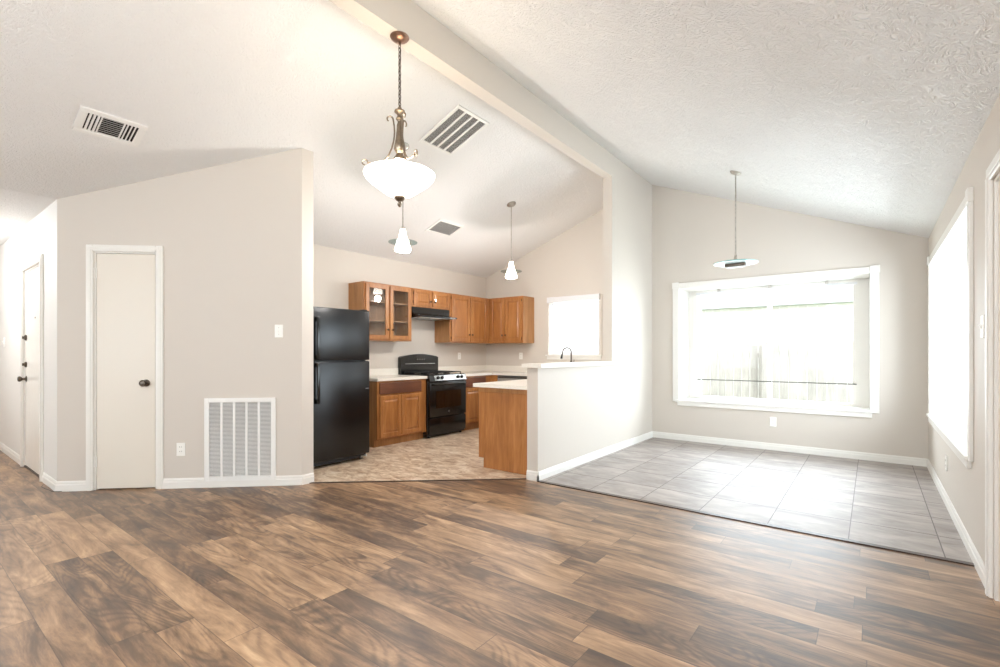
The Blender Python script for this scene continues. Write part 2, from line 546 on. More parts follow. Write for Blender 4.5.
# closet diagonal wall, with closet door hole
D1 = (0.298, 0.810, 0.0, 2.088)
wall('wall_diagonal', 'taupe diagonal wall with closet door and air grille', (HX, HY, 0), DIAG, DL, 0.10,
     lambda x: zl(HX + x * math.cos(DIAG)) + 0.01, [D1])
bm = B()
pts = [(XE, DEY), (XE, DEY + 0.115), (XL, DEY + 0.115), (XL, DEY + 0.01), (XE - 0.06, DEY + 0.01)]
lo = [bm.verts.new((x, y, 0)) for x, y in pts]; hi = [bm.verts.new((x, y, zl(x) + 0.01)) for x, y in pts]
bm.faces.new(lo); bm.faces.new(hi)
for i in range(5): bm.faces.new([lo[i], lo[(i + 1) % 5], hi[(i + 1) % 5], hi[i]])
struct('wall_stub', bm, M['wall'], 'narrow wall end between diagonal wall and fridge')
# hall wall with front door
FD = (-7.09, -6.19, 0.0, 2.06)
wall('wall_hall', 'bright entry hall wall with white front door', (-9.4, HY, 0), 0, HX + 9.4, 0.15, lambda x: zl(HX) + 0.01,
     [(FD[0] + 9.4, FD[1] + 9.4, 0, FD[3])], M['wallw'])
bm = B(); bx(bm, -9.5, -9.4, -1.3, HY + 0.15, 0, zl(HX) + 0.1); struct('wall_hall_end', bm, M['wallw'], 'far end wall of the hall')
bm = B(); bx(bm, -9.4, HX - 0.12, -1.4, -1.3, 0, zl(HX) + 0.1); struct('wall_hall_front', bm, M['wallw'], 'hall wall opposite the front door')
bm = B(); bx(bm, HX - 0.12, HX, YF, -1.3, 0, zl(HX) + 0.02); struct('wall_left', bm, M['wall'], 'left wall of the living room')
WF = [(-4.9, -3.1, 0.6, 2.2), (-2.1, -0.3, 0.6, 2.2)]
wall('wall_front', 'front wall of the living room', (XR + 0.15, YF, 0), PI, XR + 0.15 - HX + 0.12, 0.15,
     lambda x: zc(XR + 0.15 - x) + 0.03, [(XR + 0.15 - h[1], XR + 0.15 - h[0], h[2], h[3]) for h in WF], kinks=(XR + 0.15 - RIDGE,))

# partition: half wall plus full-height end
bm = B(); bx(bm, -2.60, -2.48, YT, 5.43, 0, 1.06); bx(bm, -2.60, -2.48, 5.43, YB, 0, zr(-2.48) + 0.04)
struct('wall_partition', bm, M['wall'], 'half-height partition wall rising to full height at the back')


# baseboards (profiled: tall flat plus small cap)
def baseboard(name, label, p, q, side=1, h=0.088):
    """along p->q; room side is to the right of p->q when side=1"""
    p, q = Vector(p), Vector(q); L = (q - p).length; ang = math.atan2(q.y - p.y, q.x - p.x)
    bm = B(); s = -side
    prism(bm, [(0, 0), (s * 0.014, 0), (s * 0.014, h * 0.62), (s * 0.010, h * 0.70), (s * 0.010, h * 0.86), (s * 0.005, h), (0, h)], 0, L, 'yz')
    return struct(name, bm, M['trim'], label, (p.x, p.y, 0.0), ang)


baseboard('baseboard_back', 'white baseboard under the dining window', (-2.48, YB), (XR, YB))
baseboard('baseboard_right', 'white baseboard along the right wall', (XR, YB), (XR, 3.41))
baseboard('baseboard_partition', 'white baseboard along the partition wall', (-2.48, YT - 0.014), (-2.48, YB))
baseboard('baseboard_partition_end', 'white baseboard on the end of the half wall', (-2.60, YT), (-2.466, YT))
cd, sd = math.cos(DIAG), math.sin(DIAG)
def dp(t): return (HX + t * cd, HY + t * sd)
baseboard('baseboard_diagonal', 'white baseboard right of the closet door', dp(0.868), dp(DL + 0.006))
baseboard('baseboard_corner', 'short white baseboard left of the closet door', dp(-0.006), dp(0.240))
baseboard('baseboard_stub', 'white baseboard on the wall end beside the fridge', (XE, DEY - 0.006), (XE, DEY + 0.115))
baseboard('baseboard_hall', 'white baseboard left of the front door', (-9.4, HY), (-7.16, HY))
baseboard('baseboard_hall_corner', 'short white baseboard right of the front door', (-6.12, HY), (HX, HY))


# ------------------------------------------------------------------ doors
def casing(parent, x0, x1, z1, wd=0.062, proj=0.018, z0=0.0, m=None, name='casing'):
    """three-sided moulded casing around an opening x0..x1 up to z1"""
    bm = B()
    for (a, b) in ((x0 - wd, x0), (x1, x1 + wd)):
        bx(bm, a, b, -proj, 0, z0, z1 + wd, 0.004)
        bx(bm, a + 0.016, b - 0.016, -proj - 0.005, -proj, z0, z1 + 0.02, 0.002)
    bx(bm, x0, x1, -proj, 0, z1, z1 + wd, 0.004)
    bx(bm, x0 - 0.03, x1 + 0.03, -proj - 0.005, -proj, z1 + 0.016, z1 + wd - 0.016, 0.002)
    return obj(name, bm, m or M['trim'], parent)


def knob_on(parent, x, z, y=-0.0, m=None):
    bm = B()
    lathe(bm, [(0.031, 0), (0.031, -0.006), (0.014, -0.012), (0.012, -0.03), (0.018, -0.036), (0.027, -0.046), (0.029, -0.056), (0.024, -0.066), (0.008, -0.070), (0.0, -0.070)], 24, (x, y, z), 'y')
    return obj('door_knob', bm, m or M['darkmetal'], parent, True)


def hinge_on(parent, x, z, y, m=None, h=0.09):
    bm = B(); bx(bm, x - 0.014, x + 0.014, y - 0.003, y, z - h / 2, z + h / 2)
    tube(bm, [(x, y - 0.007, z - h / 2), (x, y - 0.007, z + h / 2)], 0.006, 8)
    return obj('hinge', bm, m or M['trim'], parent)


# closet door in the diagonal wall
t = sempty('door_1', 'narrow flush cream closet door with a dark round knob', (HX, HY, 0), DIAG)
casing(t, D1[0], D1[1], D1[3], 0.058)
bm = B(); bx(bm, D1[0], D1[0] + 0.012, 0.002, 0.098, 0, D1[3]); bx(bm, D1[1] - 0.012, D1[1], 0.002, 0.098, 0, D1[3]); bx(bm, D1[0] + 0.012, D1[1] - 0.012, 0.002, 0.098, D1[3] - 0.012, D1[3])
obj('jamb', bm, M['trim'], t)
bm = B(); bx(bm, D1[0] + 0.016, D1[1] - 0.016, 0.004, 0.039, 0.012, D1[3] - 0.016, 0.002)
sl = obj('door_slab', bm, M['door'], t)
knob_on(sl, 0.722, 0.935, 0.004)
for z in (1.90, 0.25): hinge_on(t, D1[0] + 0.012, z, -0.003)
bm = B(); bx(bm, -0.1, 1.3, 0.35, 0.37, 0, 2.3); obj('closet_light_block', bm, M['slot'], t)  # added dark sheet, keeps outside light out of the door gap

# front door in the hall
t = sempty('door_2', 'glossy white front door with knob and deadbolts', (0, HY, 0))
casing(t, FD[0], FD[1], FD[3], 0.065, 0.02)
bm = B(); bx(bm, FD[0], FD[0] + 0.015, 0.002, 0.14, 0, FD[3]); bx(bm, FD[1] - 0.015, FD[1], 0.002, 0.14, 0, FD[3]); bx(bm, FD[0] + 0.015, FD[1] - 0.015, 0.002, 0.14, FD[3] - 0.015, FD[3])
obj('jamb', bm, M['trim'], t)
bm = B(); bx(bm, FD[0] + 0.018, FD[1] - 0.018, 0.006, 0.05, 0.02, FD[3] - 0.018, 0.002)
sl = obj('door_slab', bm, M['doorw'], t)
knob_on(sl, FD[0] + 0.085, 0.93, 0.006)
for z in (1.08, 1.36):
    bm = B(); lathe(bm, [(0.028, 0), (0.028, -0.012), (0.02, -0.018), (0, -0.018)], 20, (FD[0] + 0.085, 0.006, z), 'y')
    bx(bm, FD[0] + 0.081, FD[0] + 0.089, -0.028, -0.012, z - 0.014, z + 0.014)
    obj('deadbolt', bm, M['darkmetal'], sl, True)
bm = B(); lathe(bm, [(0.009, 0), (0.009, -0.004), (0, -0.004)], 14, (-6.56, 0.006, 1.55), 'y'); obj('peephole', bm, M['darkmetal'], sl, True)
for z in (1.83, 1.08, 0.28): hinge_on(t, FD[1] - 0.016, z, -0.002, M['nickel'])
bm = B(); bx(bm, FD[0], FD[1], 0.0, 0.15, -0.002, 0.018); obj('threshold', bm, M['darkmetal'], t)

# door at the right picture edge
t = sempty('door_3', 'cream door with white casing at the right picture edge', (XR, YB, 0), -PI / 2)
a_, b2 = YB - D2[1], YB - D2[0]
casing(t, a_, b2, D2[3], 0.072, 0.018)
bm = B(); bx(bm, a_, a_ + 0.015, 0.002, 0.14, 0, D2[3]); bx(bm, b2 - 0.015, b2, 0.002, 0.14, 0, D2[3]); bx(bm, a_ + 0.015, b2 - 0.015, 0.002, 0.14, D2[3] - 0.015, D2[3])
obj('jamb', bm, M['trim'], t)
bm = B(); bx(bm, a_ + 0.018, b2 - 0.018, 0.012, 0.047, 0.012, D2[3] - 0.018, 0.002)
sl = obj('door_slab', bm, M['door'], t)
knob_on(sl, b2 - 0.08, 0.94, 0.012)


# ------------------------------------------------------------------ windows
def box_window(name, label, loc, rotz, x0, x1, z0, z1, dep, side, mull, crossbar, cw=0.085, horns=True):
    """bay box: opening x0..x1 in a wall 0.15 thick, box reaching to y=dep, glass at dep-0.03"""
    t = sempty(name, label, loc, rotz)
    bm = B()                                      # painted reveal boards (also outside the wall)
    e = 0.03
    bx(bm, x0 - e, x0, 0.0, dep + 0.1, z0 - e, z1 + e); bx(bm, x1, x1 + e, 0.0, dep + 0.1, z0 - e, z1 + e)
    bx(bm, x0, x1, 0.0, dep + 0.1, z1, z1 + e)
    obj('reveal', bm, M['trim'], t)
    bm = B(); bx(bm, x0 - 0.05, x1 + 0.05, -0.035, 0.0, z0 - 0.022, z0 + 0.004, 0.004); bx(bm, x0, x1, 0.0, dep + 0.1, z0 - 0.03, z0)
    obj('window_sill', bm, M['trim'], t)
    bm = B()
    top = z1 + cw
    bx(bm, x0 - cw, x0, -0.02, 0, z0 - 0.022, z1, 0.003); bx(bm, x1, x1 + cw, -0.02, 0, z0 - 0.022, z1, 0.003)
    bx(bm, x0, x1, -0.02, 0, z1, top - 0.012, 0.003)
    bx(bm, x0 - cw - 0.006, x0 + 0.0, -0.028, 0, z1, top, 0.003); bx(bm, x1, x1 + cw + 0.006, -0.028, 0, z1, top, 0.003)
    bx(bm, x0 - 0.02, x1 + 0.02, -0.022, 0, z0 - 0.075, z0 - 0.022, 0.003)
    obj('window_casing', bm, M['trim'], t)
    if side > 0:
        bm = B(); bx(bm, x0, x0 + side, dep - 0.02, dep + 0.06, z0, z1); bx(bm, x1 - side, x1, dep - 0.02, dep + 0.06, z0, z1)
        for k in range(1, 6):
            for xa in (x0 + side * k / 6, x1 - side * k / 6): bx(bm, xa - 0.002, xa + 0.002, dep - 0.024, dep - 0.02, z0, z1)
        obj('side_panel', bm, M['trim'], t)
    gx0, gx1 = x0 + side, x1 - side
    bm = B(); f = 0.035
    bx(bm, gx0, gx0 + f, dep - 0.01, dep + 0.05, z0, z1); bx(bm, gx1 - f, gx1, dep - 0.01, dep + 0.05, z0, z1)
    bx(bm, gx0 + f, gx1 - f, dep - 0.01, dep + 0.05, z0, z0 + f); bx(bm, gx0 + f, gx1 - f, dep - 0.01, dep + 0.05, z1 - f, z1)
    fr = obj('window_frame', bm, M['trim'], t)
    if mull:
        bm = B(); bx(bm, mull - 0.025, mull + 0.025, dep - 0.01, dep + 0.05, z0 + f, z1 - f); obj('mullion', bm, M['trim'], fr)
    bm = B(); bx(bm, gx0 + f, gx1 - f, dep + 0.02, dep + 0.026, z0 + f, z1 - f); obj('pane', bm, M['glass'], fr)
    if crossbar:
        bm = B(); tube(bm, [(gx0, dep - 0.03, crossbar), (gx1, dep - 0.03, crossbar)], 0.006, 8); obj('cross_rod', bm, M['slot'], t)
    return t


wn1 = box_window('window_1', 'wide white-framed box window on the dining back wall', (0, YB, 0), 0, W1[0], W1[1], W1[2], W1[3], 0.45, 0.125, -1.075, 0.825)
box_window('window_2', 'white box window recessed in the right wall', (XR, YB, 0), -PI / 2, YB - W2[1], YB - W2[0], W2[2], W2[3], 0.42, 0.0, (YB - W2[1] + YB - W2[0]) / 2, None)
# rolled-up blind headrail inside the dining window
t = thing('blind_headrail', 'thin white raised-blind headrail with a wand at the top of the dining window', 'blind', (-1.06, YB + 0.38, 2.02))
bm = B(); bx(bm, -0.92, 0.92, -0.02, 0.02, 0.0, 0.03, 0.003); obj('rail', bm, M['blind'], t)
for x in (-0.62, 0.0, 0.62):
    bm = B(); bx(bm, x - 0.015, x + 0.015, -0.03, 0.025, 0.028, 0.065); obj('bracket', bm, M['nickel'], t)
bm = B(); tube(bm, [(-0.86, -0.026, 0.0), (-0.86, -0.026, -0.62)], 0.004, 6); obj('wand', bm, M['dish'], t)

# kitchen window with drywall reveal
t = sempty('window_3', 'small kitchen window with cream sill above the sink counter', (0, YB, 0))
bm = B(); f = 0.035
bx(bm, W3[0], W3[0] + f, 0.09, 0.14, W3[2], W3[3]); bx(bm, W3[1] - f, W3[1], 0.09, 0.14, W3[2], W3[3])
bx(bm, W3[0] + f, W3[1] - f, 0.09, 0.14, W3[2], W3[2] + f); bx(bm, W3[0] + f, W3[1] - f, 0.09, 0.14, W3[3] - f, W3[3])
zm = (W3[2] + W3[3]) / 2
bx(bm, W3[0] + f, W3[1] - f, 0.09, 0.14, zm - 0.02, zm + 0.02)
fr = obj('window_frame', bm, M['trim'], t)
bm = B(); bx(bm, W3[0] + f, W3[1] - f, 0.115, 0.12, W3[2] + f, W3[3] - f); obj('pane', bm, M['glass'], fr)
bm = B(); bx(bm, W3[0] - 0.05, W3[1] + 0.05, -0.035, 0.09, W3[2] - 0.022, W3[2] + 0.003, 0.003); bx(bm, W3[0] - 0.03, W3[1] + 0.03, -0.016, 0, W3[2] - 0.075, W3[2] - 0.022, 0.003)
obj('window_sill', bm, M['trim'], t)
bm = B()
bx(bm, W3[0] - 0.05, W3[0], -0.014, 0, W3[2], W3[3] + 0.03, 0.003); bx(bm, W3[1], W3[1] + 0.05, -0.014, 0, W3[2], W3[3] + 0.03, 0.003)
bx(bm, W3[0], W3[1], -0.014, 0, W3[3], W3[3] + 0.03, 0.003)
obj('window_casing', bm, M['wall'], t)
# blind
t = thing('window_blind', 'white horizontal slat blind lowered over the small kitchen window', 'blind', ((W3[0] + W3[1]) / 2, YB + 0.035, W3[2]))
hw = (W3[1] - W3[0]) / 2 - 0.012; H = W3[3] - W3[2]
bm = B(); bx(bm, -hw - 0.03, hw + 0.03, -0.075, -0.052, H - 0.045, H + 0.045, 0.004); obj('valance', bm, M['blind'], t)
bm = B()
ns = 24
for k in range(ns):
    z = 0.05 + (H - 0.12) * k / (ns - 1); a = math.radians(48); hwd = 0.022
    c_, s_ = math.cos(a) * hwd, math.sin(a) * hwd
    vs = [bm.verts.new(p) for p in ((-hw, -c_, z - s_), (hw, -c_, z - s_), (hw, c_, z + s_), (-hw, c_, z + s_),
                                   (-hw, -c_, z - s_ + 0.003), (hw, -c_, z - s_ + 0.003), (hw, c_, z + s_ + 0.003), (-hw, c_, z + s_ + 0.003))]
    for f_ in ((0, 3, 2, 1), (4, 5, 6, 7), (0, 1, 5, 4), (1, 2, 6, 5), (2, 3, 7, 6), (3, 0, 4, 7)): bm.faces.new([vs[i] for i in f_])
obj('slats', bm, M['blind'], t)
bm = B(); bx(bm, -hw, hw, -0.022, 0.022, 0.006, 0.028, 0.003); obj('bottom_rail', bm, M['blind'], t)
for x in (-hw * 0.7, 0, hw * 0.7):
    bm = B(); tube(bm, [(x, -0.024, 0.02), (x, -0.024, H - 0.05)], 0.0015, 5); obj('cord', bm, M['blind'], t)

# front windows behind the camera
for i, h in enumerate(WF):
    t = sempty('window_%d' % (4 + i), 'living room front window %s' % ('left half' if i == 0 else 'right half'), (0, YF, 0))
    bm = B(); f = 0.05
    bx(bm, h[0], h[0] + f, -0.12, -0.06, h[2], h[3]); bx(bm, h[1] - f, h[1], -0.12, -0.06, h[2], h[3])
    bx(bm, h[0] + f, h[1] - f, -0.12, -0.06, h[2], h[2] + f); bx(bm, h[0] + f, h[1] - f, -0.12, -0.06, h[3] - f, h[3])
    mx_ = (h[0] + h[1]) / 2; bx(bm, mx_ - 0.02, mx_ + 0.02, -0.12, -0.06, h[2] + f, h[3] - f)
    fr = obj('window_frame', bm, M['trim'], t)
    bm = B(); bx(bm, h[0] + f, h[1] - f, -0.095, -0.09, h[2] + f, h[3] - f); obj('pane', bm, M['glass'], fr)


# ------------------------------------------------------------------ switches and outlets
def plate(kind, label, loc, rotz, group=None, hh=0.058):
    t = thing('light_switch' if kind == 'switch' else 'wall_outlet', label, 'switch' if kind == 'switch' else 'outlet', loc, rotz, group)
    bm = B(); bx(bm, -0.036, 0.036, -0.007, 0, -hh, hh, 0.003, 2); obj('cover_plate', bm, M['plate'], t)
    if kind == 'switch':
        bm = B(); prism(bm, [(-0.007, -0.012), (-0.010, -0.012), (-0.020, 0.008), (-0.018, 0.012), (-0.007, 0.012)], -0.005, 0.005, 'yz'); obj('toggle', bm, M['plate'], t)
        for z in (-0.03, 0.03):
            bm = B(); lathe(bm, [(0.003, -0.007), (0.003, -0.0085), (0, -0.0085)], 8, (0, 0, z), 'y'); obj('screw', bm, M['nickel'], t)
    else:
        for z in (-0.02, 0.02):
            bm = B(); lathe(bm, [(0.0165, -0.007), (0.0165, -0.0095), (0, -0.0095)], 18, (0, 0, z), 'y'); s = obj('socket', bm, M['plate'], t)
            bm = B(); bx(bm, -0.008, -0.0055, -0.0102, -0.0096, z - 0.003, z + 0.007); bx(bm, 0.0055, 0.008, -0.0102, -0.0096, z - 0.003, z + 0.007)
            obj('slot', bm, M['slot'], s)
    return t


def on_diag(t_, z): return (HX + t_ * cd, HY + t_ * sd, z)
plate('switch', 'white toggle light switch on the diagonal wall above the air grille', on_diag(1.848, 1.399), DIAG)
plate('outlet', 'white wall outlet between the closet door and the air grille', on_diag(1.012, 0.345), DIAG)
plate('outlet', 'white wall outlet below the wide dining window', (-0.965, YB, 0.352), 0)
plate('outlet', 'white wall outlet low on the right wall under the box window', (XR, 5.18, 0.33), -PI / 2)
plate('switch', 'white light switch on the right wall beside the door casing', (XR, 3.60, 1.34), -PI / 2, None, 0.06)
plate('outlet', 'white wall outlet above the counter right of the range', (XL, 6.05, 1.15), PI / 2)
plate('outlet', 'white wall outlet under the upper cabinets left of the kitchen window', (-4.76, YB, 1.15), 0)
plate('switch', 'white light switch in the hall at the left picture edge', (-8.33, HY, 1.33), 0)

# return-air grille on the diagonal wall
t = thing('air_grille', 'large white return-air grille with five louvred columns low on the diagonal wall', 'vent', on_diag(1.5175, 0.055), DIAG)
GW, GH = 0.305, 0.742
bm = B(); f = 0.04
bx(bm, -GW, -GW + f, -0.016, 0, 0, GH, 0.003); bx(bm, GW - f, GW, -0.016, 0, 0, GH, 0.003)
bx(bm, -GW + f, GW - f, -0.016, 0, 0, f, 0.003); bx(bm, -GW + f, GW - f, -0.016, 0, GH - f, GH, 0.003)
for k in range(1, 5):
    x = -GW + f + (2 * GW - 2 * f) * k / 5; bx(bm, x - 0.009, x + 0.009, -0.013, -0.001, f, GH - f)
obj('frame', bm, M['ventw'], t)
bm = B()
n_ = 56
for k in range(n_):
    z = f + (GH - 2 * f) * (k + 0.5) / n_
    prism(bm, [(-0.011, z - 0.0035), (-0.002, z + 0.0010), (-0.002, z + 0.0026), (-0.011, z - 0.0019)], -GW + f, GW - f, 'yz')
obj('louvres', bm, M['ventw'], t)
bm = B(); bx(bm, -GW + f, GW - f, -0.002, -0.0005, f, GH - f); obj('filter', bm, M['grey'], t)
for x in (-0.17, 0.17):
    bm = B(); bx(bm, x - 0.03, x + 0.01, -0.0185, -0.016, GH - 0.024, GH - 0.012); obj('latch', bm, M['ventw'], t)


# ------------------------------------------------------------------ ceiling vents (left slope)
SL = math.atan(0.36)
def ceil_thing(name, label, x, y, cat='vent'):
    t = thing(name, label, cat, (x, y, zl(x))); t.rotation_euler = (0, -SL, 0)
    return t


def fr_box(bm, hx, hy, f, z0, z1):
    bx(bm, -hx, -hx + f, -hy, hy, z0, z1, 0.002); bx(bm, hx - f, hx, -hy, hy, z0, z1, 0.002)
    bx(bm, -hx + f, hx - f, -hy, -hy + f, z0, z1, 0.002); bx(bm, -hx + f, hx - f, hy - f, hy, z0, z1, 0.002)


t = ceil_thing('supply_register', 'white three-way supply register on the left ceiling near the hall', -4.562, 1.098)
bm = B(); fr_box(bm, 0.135, 0.20, 0.04, -0.014, 0)
bx(bm, -0.095, 0.095, -0.072, -0.064, -0.012, -0.001); bx(bm, -0.095, 0.095, 0.064, 0.072, -0.012, -0.001)
obj('frame', bm, M['ventw'], t)
bm = B(); bx(bm, -0.095, 0.095, -0.16, 0.16, -0.0015, -0.0003); obj('duct', bm, M['dark'], t)
bm = B()
for k in range(9):
    x = -0.095 + 0.19 * (k + 0.5) / 9
    prism(bm, [(x + 0.004, -0.012), (x - 0.003, -0.004), (x - 0.005, -0.004), (x + 0.002, -0.012)], -0.064, 0.064, 'xz')
for s in (-1, 1):
    for k in range(4):
        y = s * (0.085 + 0.0235 * k)
        prism(bm, [(y - 0.004 * s, -0.012), (y + 0.004 * s, -0.004), (y + 0.009 * s, -0.004), (y + 0.003 * s, -0.012)], -0.095, 0.095, 'yz')
obj('vanes', bm, M['ventw'], t)

t = ceil_thing('return_grille', 'large white slatted return grille on the ceiling beside the chandelier', -3.255, 3.49)
bm = B(); fr_box(bm, 0.28, 0.225, 0.03, -0.014, 0)
for k in (1, 2, 3):
    y = -0.195 + 0.39 * k / 4; bx(bm, -0.25, 0.25, y - 0.009, y + 0.009, -0.012, -0.002)
obj('frame', bm, M['ventw'], t)
bm = B(); bx(bm, -0.25, 0.25, -0.195, 0.195, -0.002, -0.0005); obj('filter', bm, M['grey'], t)
bm = B()
for k in range(44):
    x = -0.25 + 0.5 * (k + 0.5) / 44
    prism(bm, [(x + 0.0035, -0.010), (x - 0.001, -0.003), (x - 0.0022, -0.003), (x + 0.0023, -0.010)], -0.195, 0.195, 'xz')
obj('louvres', bm, M['ventw'], t)

t = ceil_thing('exhaust_grille', 'small square grey-louvred grille on the ceiling between the pendants', -4.596, 4.74)
bm = B(); fr_box(bm, 0.155, 0.235, 0.035, -0.012, 0); obj('frame', bm, M['ventw'], t)
bm = B(); bx(bm, -0.12, 0.12, -0.20, 0.20, -0.002, -0.0005); obj('filter', bm, M['grey'], t)
bm = B()
for k in range(20):
    x = -0.12 + 0.24 * (k + 0.5) / 20
    prism(bm, [(x + 0.0035, -0.009), (x - 0.001, -0.003), (x - 0.0022, -0.003), (x + 0.0023, -0.009)], -0.20, 0.20, 'xz')
obj('louvres', bm, M['ventw'], t)


# ------------------------------------------------------------------ kitchen cabinets
def panel_door(w, h, x, z, yf, t_=0.02, fw=0.055):
    """raised-panel door as one mesh, front face at y = yf - t_"""
    bm = B(); y0 = yf - t_
    bx(bm, x, x + fw, y0, yf, z, z + h, 0.003); bx(bm, x + w - fw, x + w, y0, yf, z, z + h, 0.003)
    bx(bm, x + fw, x + w - fw, y0, yf, z, z + fw, 0.003); bx(bm, x + fw, x + w - fw, y0, yf, z + h - fw, z + h, 0.003)
    bx(bm, x + fw, x + w - fw, yf - t_ * 0.45, yf, z + fw, z + h - fw)
    a, b, c_, d_ = x + fw + 0.008, x + w - fw - 0.008, z + fw + 0.008, z + h - fw - 0.008; s = 0.022
    if b - a > 0.06 and d_ - c_ > 0.06:
        lo = [bm.verts.new(p) for p in ((a, yf - t_ * 0.45, c_), (b, yf - t_ * 0.45, c_), (b, yf - t_ * 0.45, d_), (a, yf - t_ * 0.45, d_))]
        hi = [bm.verts.new(p) for p in ((a + s, y0 + 0.002, c_ + s), (b - s, y0 + 0.002, c_ + s), (b - s, y0 + 0.002, d_ - s), (a + s, y0 + 0.002, d_ - s))]
        bm.faces.new(hi)
        for i in range(4): bm.faces.new([lo[i], lo[(i + 1) % 4], hi[(i + 1) % 4], hi[i]])
    return bm


def cab_knob(parent, x, y, z):
    bm = B(); lathe(bm, [(0.007, 0), (0.006, -0.012), (0.014, -0.018), (0.016, -0.024), (0.011, -0.029), (0, -0.030)], 14, (x, y, z), 'y')
    return obj('knob', bm, M['knob'], parent, True)


def upper(name, label, loc, rotz, W_, H_, D_, doors, group='honey oak upper cabinets'):
    """doors: list of (x, w, knob side)"""
    t = thing(name, label, 'cabinet', loc, rotz, group)
    bm = B(); bx(bm, 0, W_, -D_ + 0.018, 0, 0, H_); obj('body', bm, M['oakside'], t)
    bm = B(); bx(bm, 0, W_, -D_, -D_ + 0.018, 0, H_, 0.001); obj('face_frame', bm, M['oak'], t)
    for x, w_, ks in doors:
        d_ = obj('cabinet_door', panel_door(w_, H_ - 0.04, x, 0.02, -D_, 0.02, 0.05 if H_ > 0.4 else 0.04), M['oak'], t)
        kz = 0.11 if H_ > 0.4 else 0.07
        cab_knob(d_, x + (w_ - 0.028 if ks == 'r' else 0.028), -D_ - 0.02, 0.02 + kz)
        hx = x + (0.0 if ks == 'r' else w_)
        for z in (0.07, H_ - 0.07):
            bm = B(); bx(bm, hx - 0.005, hx + 0.005, -D_ - 0.012, -D_, z - 0.02, z + 0.02); obj('hinge', bm, M['knob'], d_)
    return t


UZ, UH, UD = 1.365, 0.765, 0.33
# glass-front cabinet
t = thing('glass_cabinet', 'honey oak upper cabinet with two glass doors above the counter beside the fridge', 'cabinet', (XL, 3.87, UZ - 0.0), PI / 2, 'honey oak upper cabinets')
Wg = 0.815
bm = B(); bx(bm, 0, 0.018, -UD + 0.018, 0, 0, UH); bx(bm, Wg - 0.018, Wg, -UD + 0.018, 0, 0, UH); bx(bm, 0.018, Wg - 0.018, -UD + 0.018, 0, 0, 0.018)
bx(bm, 0.018, Wg - 0.018, -UD + 0.018, 0, UH - 0.018, UH); obj('body', bm, M['oakside'], t)
bm = B(); bx(bm, 0.018, Wg - 0.018, -0.012, 0, 0.018, UH - 0.018); obj('back_panel', bm, M['oakin'], t)
for z in (0.27, 0.52):
    bm = B(); bx(bm, 0.018, Wg - 0.018, -UD + 0.03, -0.012, z - 0.009, z + 0.009); obj('shelf', bm, M['oakin'], t)
bm = B(); bx(bm, 0, 0.035, -UD, -UD + 0.018, 0, UH); bx(bm, Wg - 0.035, Wg, -UD, -UD + 0.018, 0, UH); bx(bm, 0.035, Wg - 0.035, -UD, -UD + 0.018, 0, 0.04)
bx(bm, 0.035, Wg - 0.035, -UD, -UD + 0.018, UH - 0.04, UH); bx(bm, Wg / 2 - 0.02, Wg / 2 + 0.02, -UD, -UD + 0.018, 0.04, UH - 0.04)
obj('face_frame', bm, M['oak'], t)
for x, ks in ((0.02, 'r'), (Wg / 2 + 0.012, 'l')):
    w_ = Wg / 2 - 0.032; h_ = UH - 0.04; fw = 0.055; bm = B(); y0, yf = -UD - 0.02, -UD
    bx(bm, x, x + fw, y0, yf, 0.02, 0.02 + h_, 0.003); bx(bm, x + w_ - fw, x + w_, y0, yf, 0.02, 0.02 + h_, 0.003)
    bx(bm, x + fw, x + w_ - fw, y0, yf, 0.02, 0.02 + fw, 0.003); bx(bm, x + fw, x + w_ - fw, y0, yf, 0.02 + h_ - fw, 0.02 + h_, 0.003)
    d_ = obj('cabinet_door', bm, M['oak'], t)
    bm = B(); bx(bm, x + fw - 0.002, x + w_ - fw + 0.002, -UD - 0.010, -UD - 0.007, 0.02 + fw - 0.002, 0.02 + h_ - fw + 0.002); obj('glass_pane', bm, M['cabglass'], d_)
    cab_knob(d_, x + (w_ - 0.028 if ks == 'r' else 0.028), -UD - 0.02, 0.15)
# short cabinet above the hood
upper('hood_cabinet', 'short honey oak upper cabinet with two small doors above the range hood', (XL, 4.69, 1.865), PI / 2, 0.775, 0.265, UD,
      [(0.025, 0.345, 'r'), (0.405, 0.345, 'l')])
upper('wall_cabinet', 'tall honey oak upper cabinet with two doors right of the range hood', (XL, 5.47, UZ), PI / 2, YB - 5.47 - 0.002, UH, UD,
      [(0.03, 0.43, 'r'), (0.475, 0.43, 'l')])
upper('wall_cabinet', 'honey oak upper cabinet with two doors on the back wall left of the window', (XL + UD + 0.002, YB, UZ), 0, -4.488 - (XL + UD + 0.002), UH, UD,
      [(0.045, 0.295, 'r'), (0.35, 0.335, 'l')])

# range hood
t = thing('range_hood', 'black under-cabinet range hood above the gas range', 'range hood', (XL, 4.70, 1.715), PI / 2)
bm = B(); prism(bm, [(0, 0.15), (-UD, 0.15), (-UD - 0.005, 0.06), (-0.50, 0.022), (-0.50, 0.0), (0, 0.0)], 0.0, 0.755, 'yz'); obj('body', bm, M['black'], t)
bm = B(); bx(bm, 0.03, 0.725, -0.47, -0.05, -0.004, 0.0); obj('filter', bm, M['steel'], t)
bm = B(); bx(bm, 0.30, 0.46, -0.47, -0.38, -0.012, -0.004, 0.003); obj('light_lens', bm, M['plate'], t)
bm = B(); bx(bm, 0.60, 0.70, -0.503, -0.50, 0.004, 0.018); obj('switch_panel', bm, M['steel'], t)


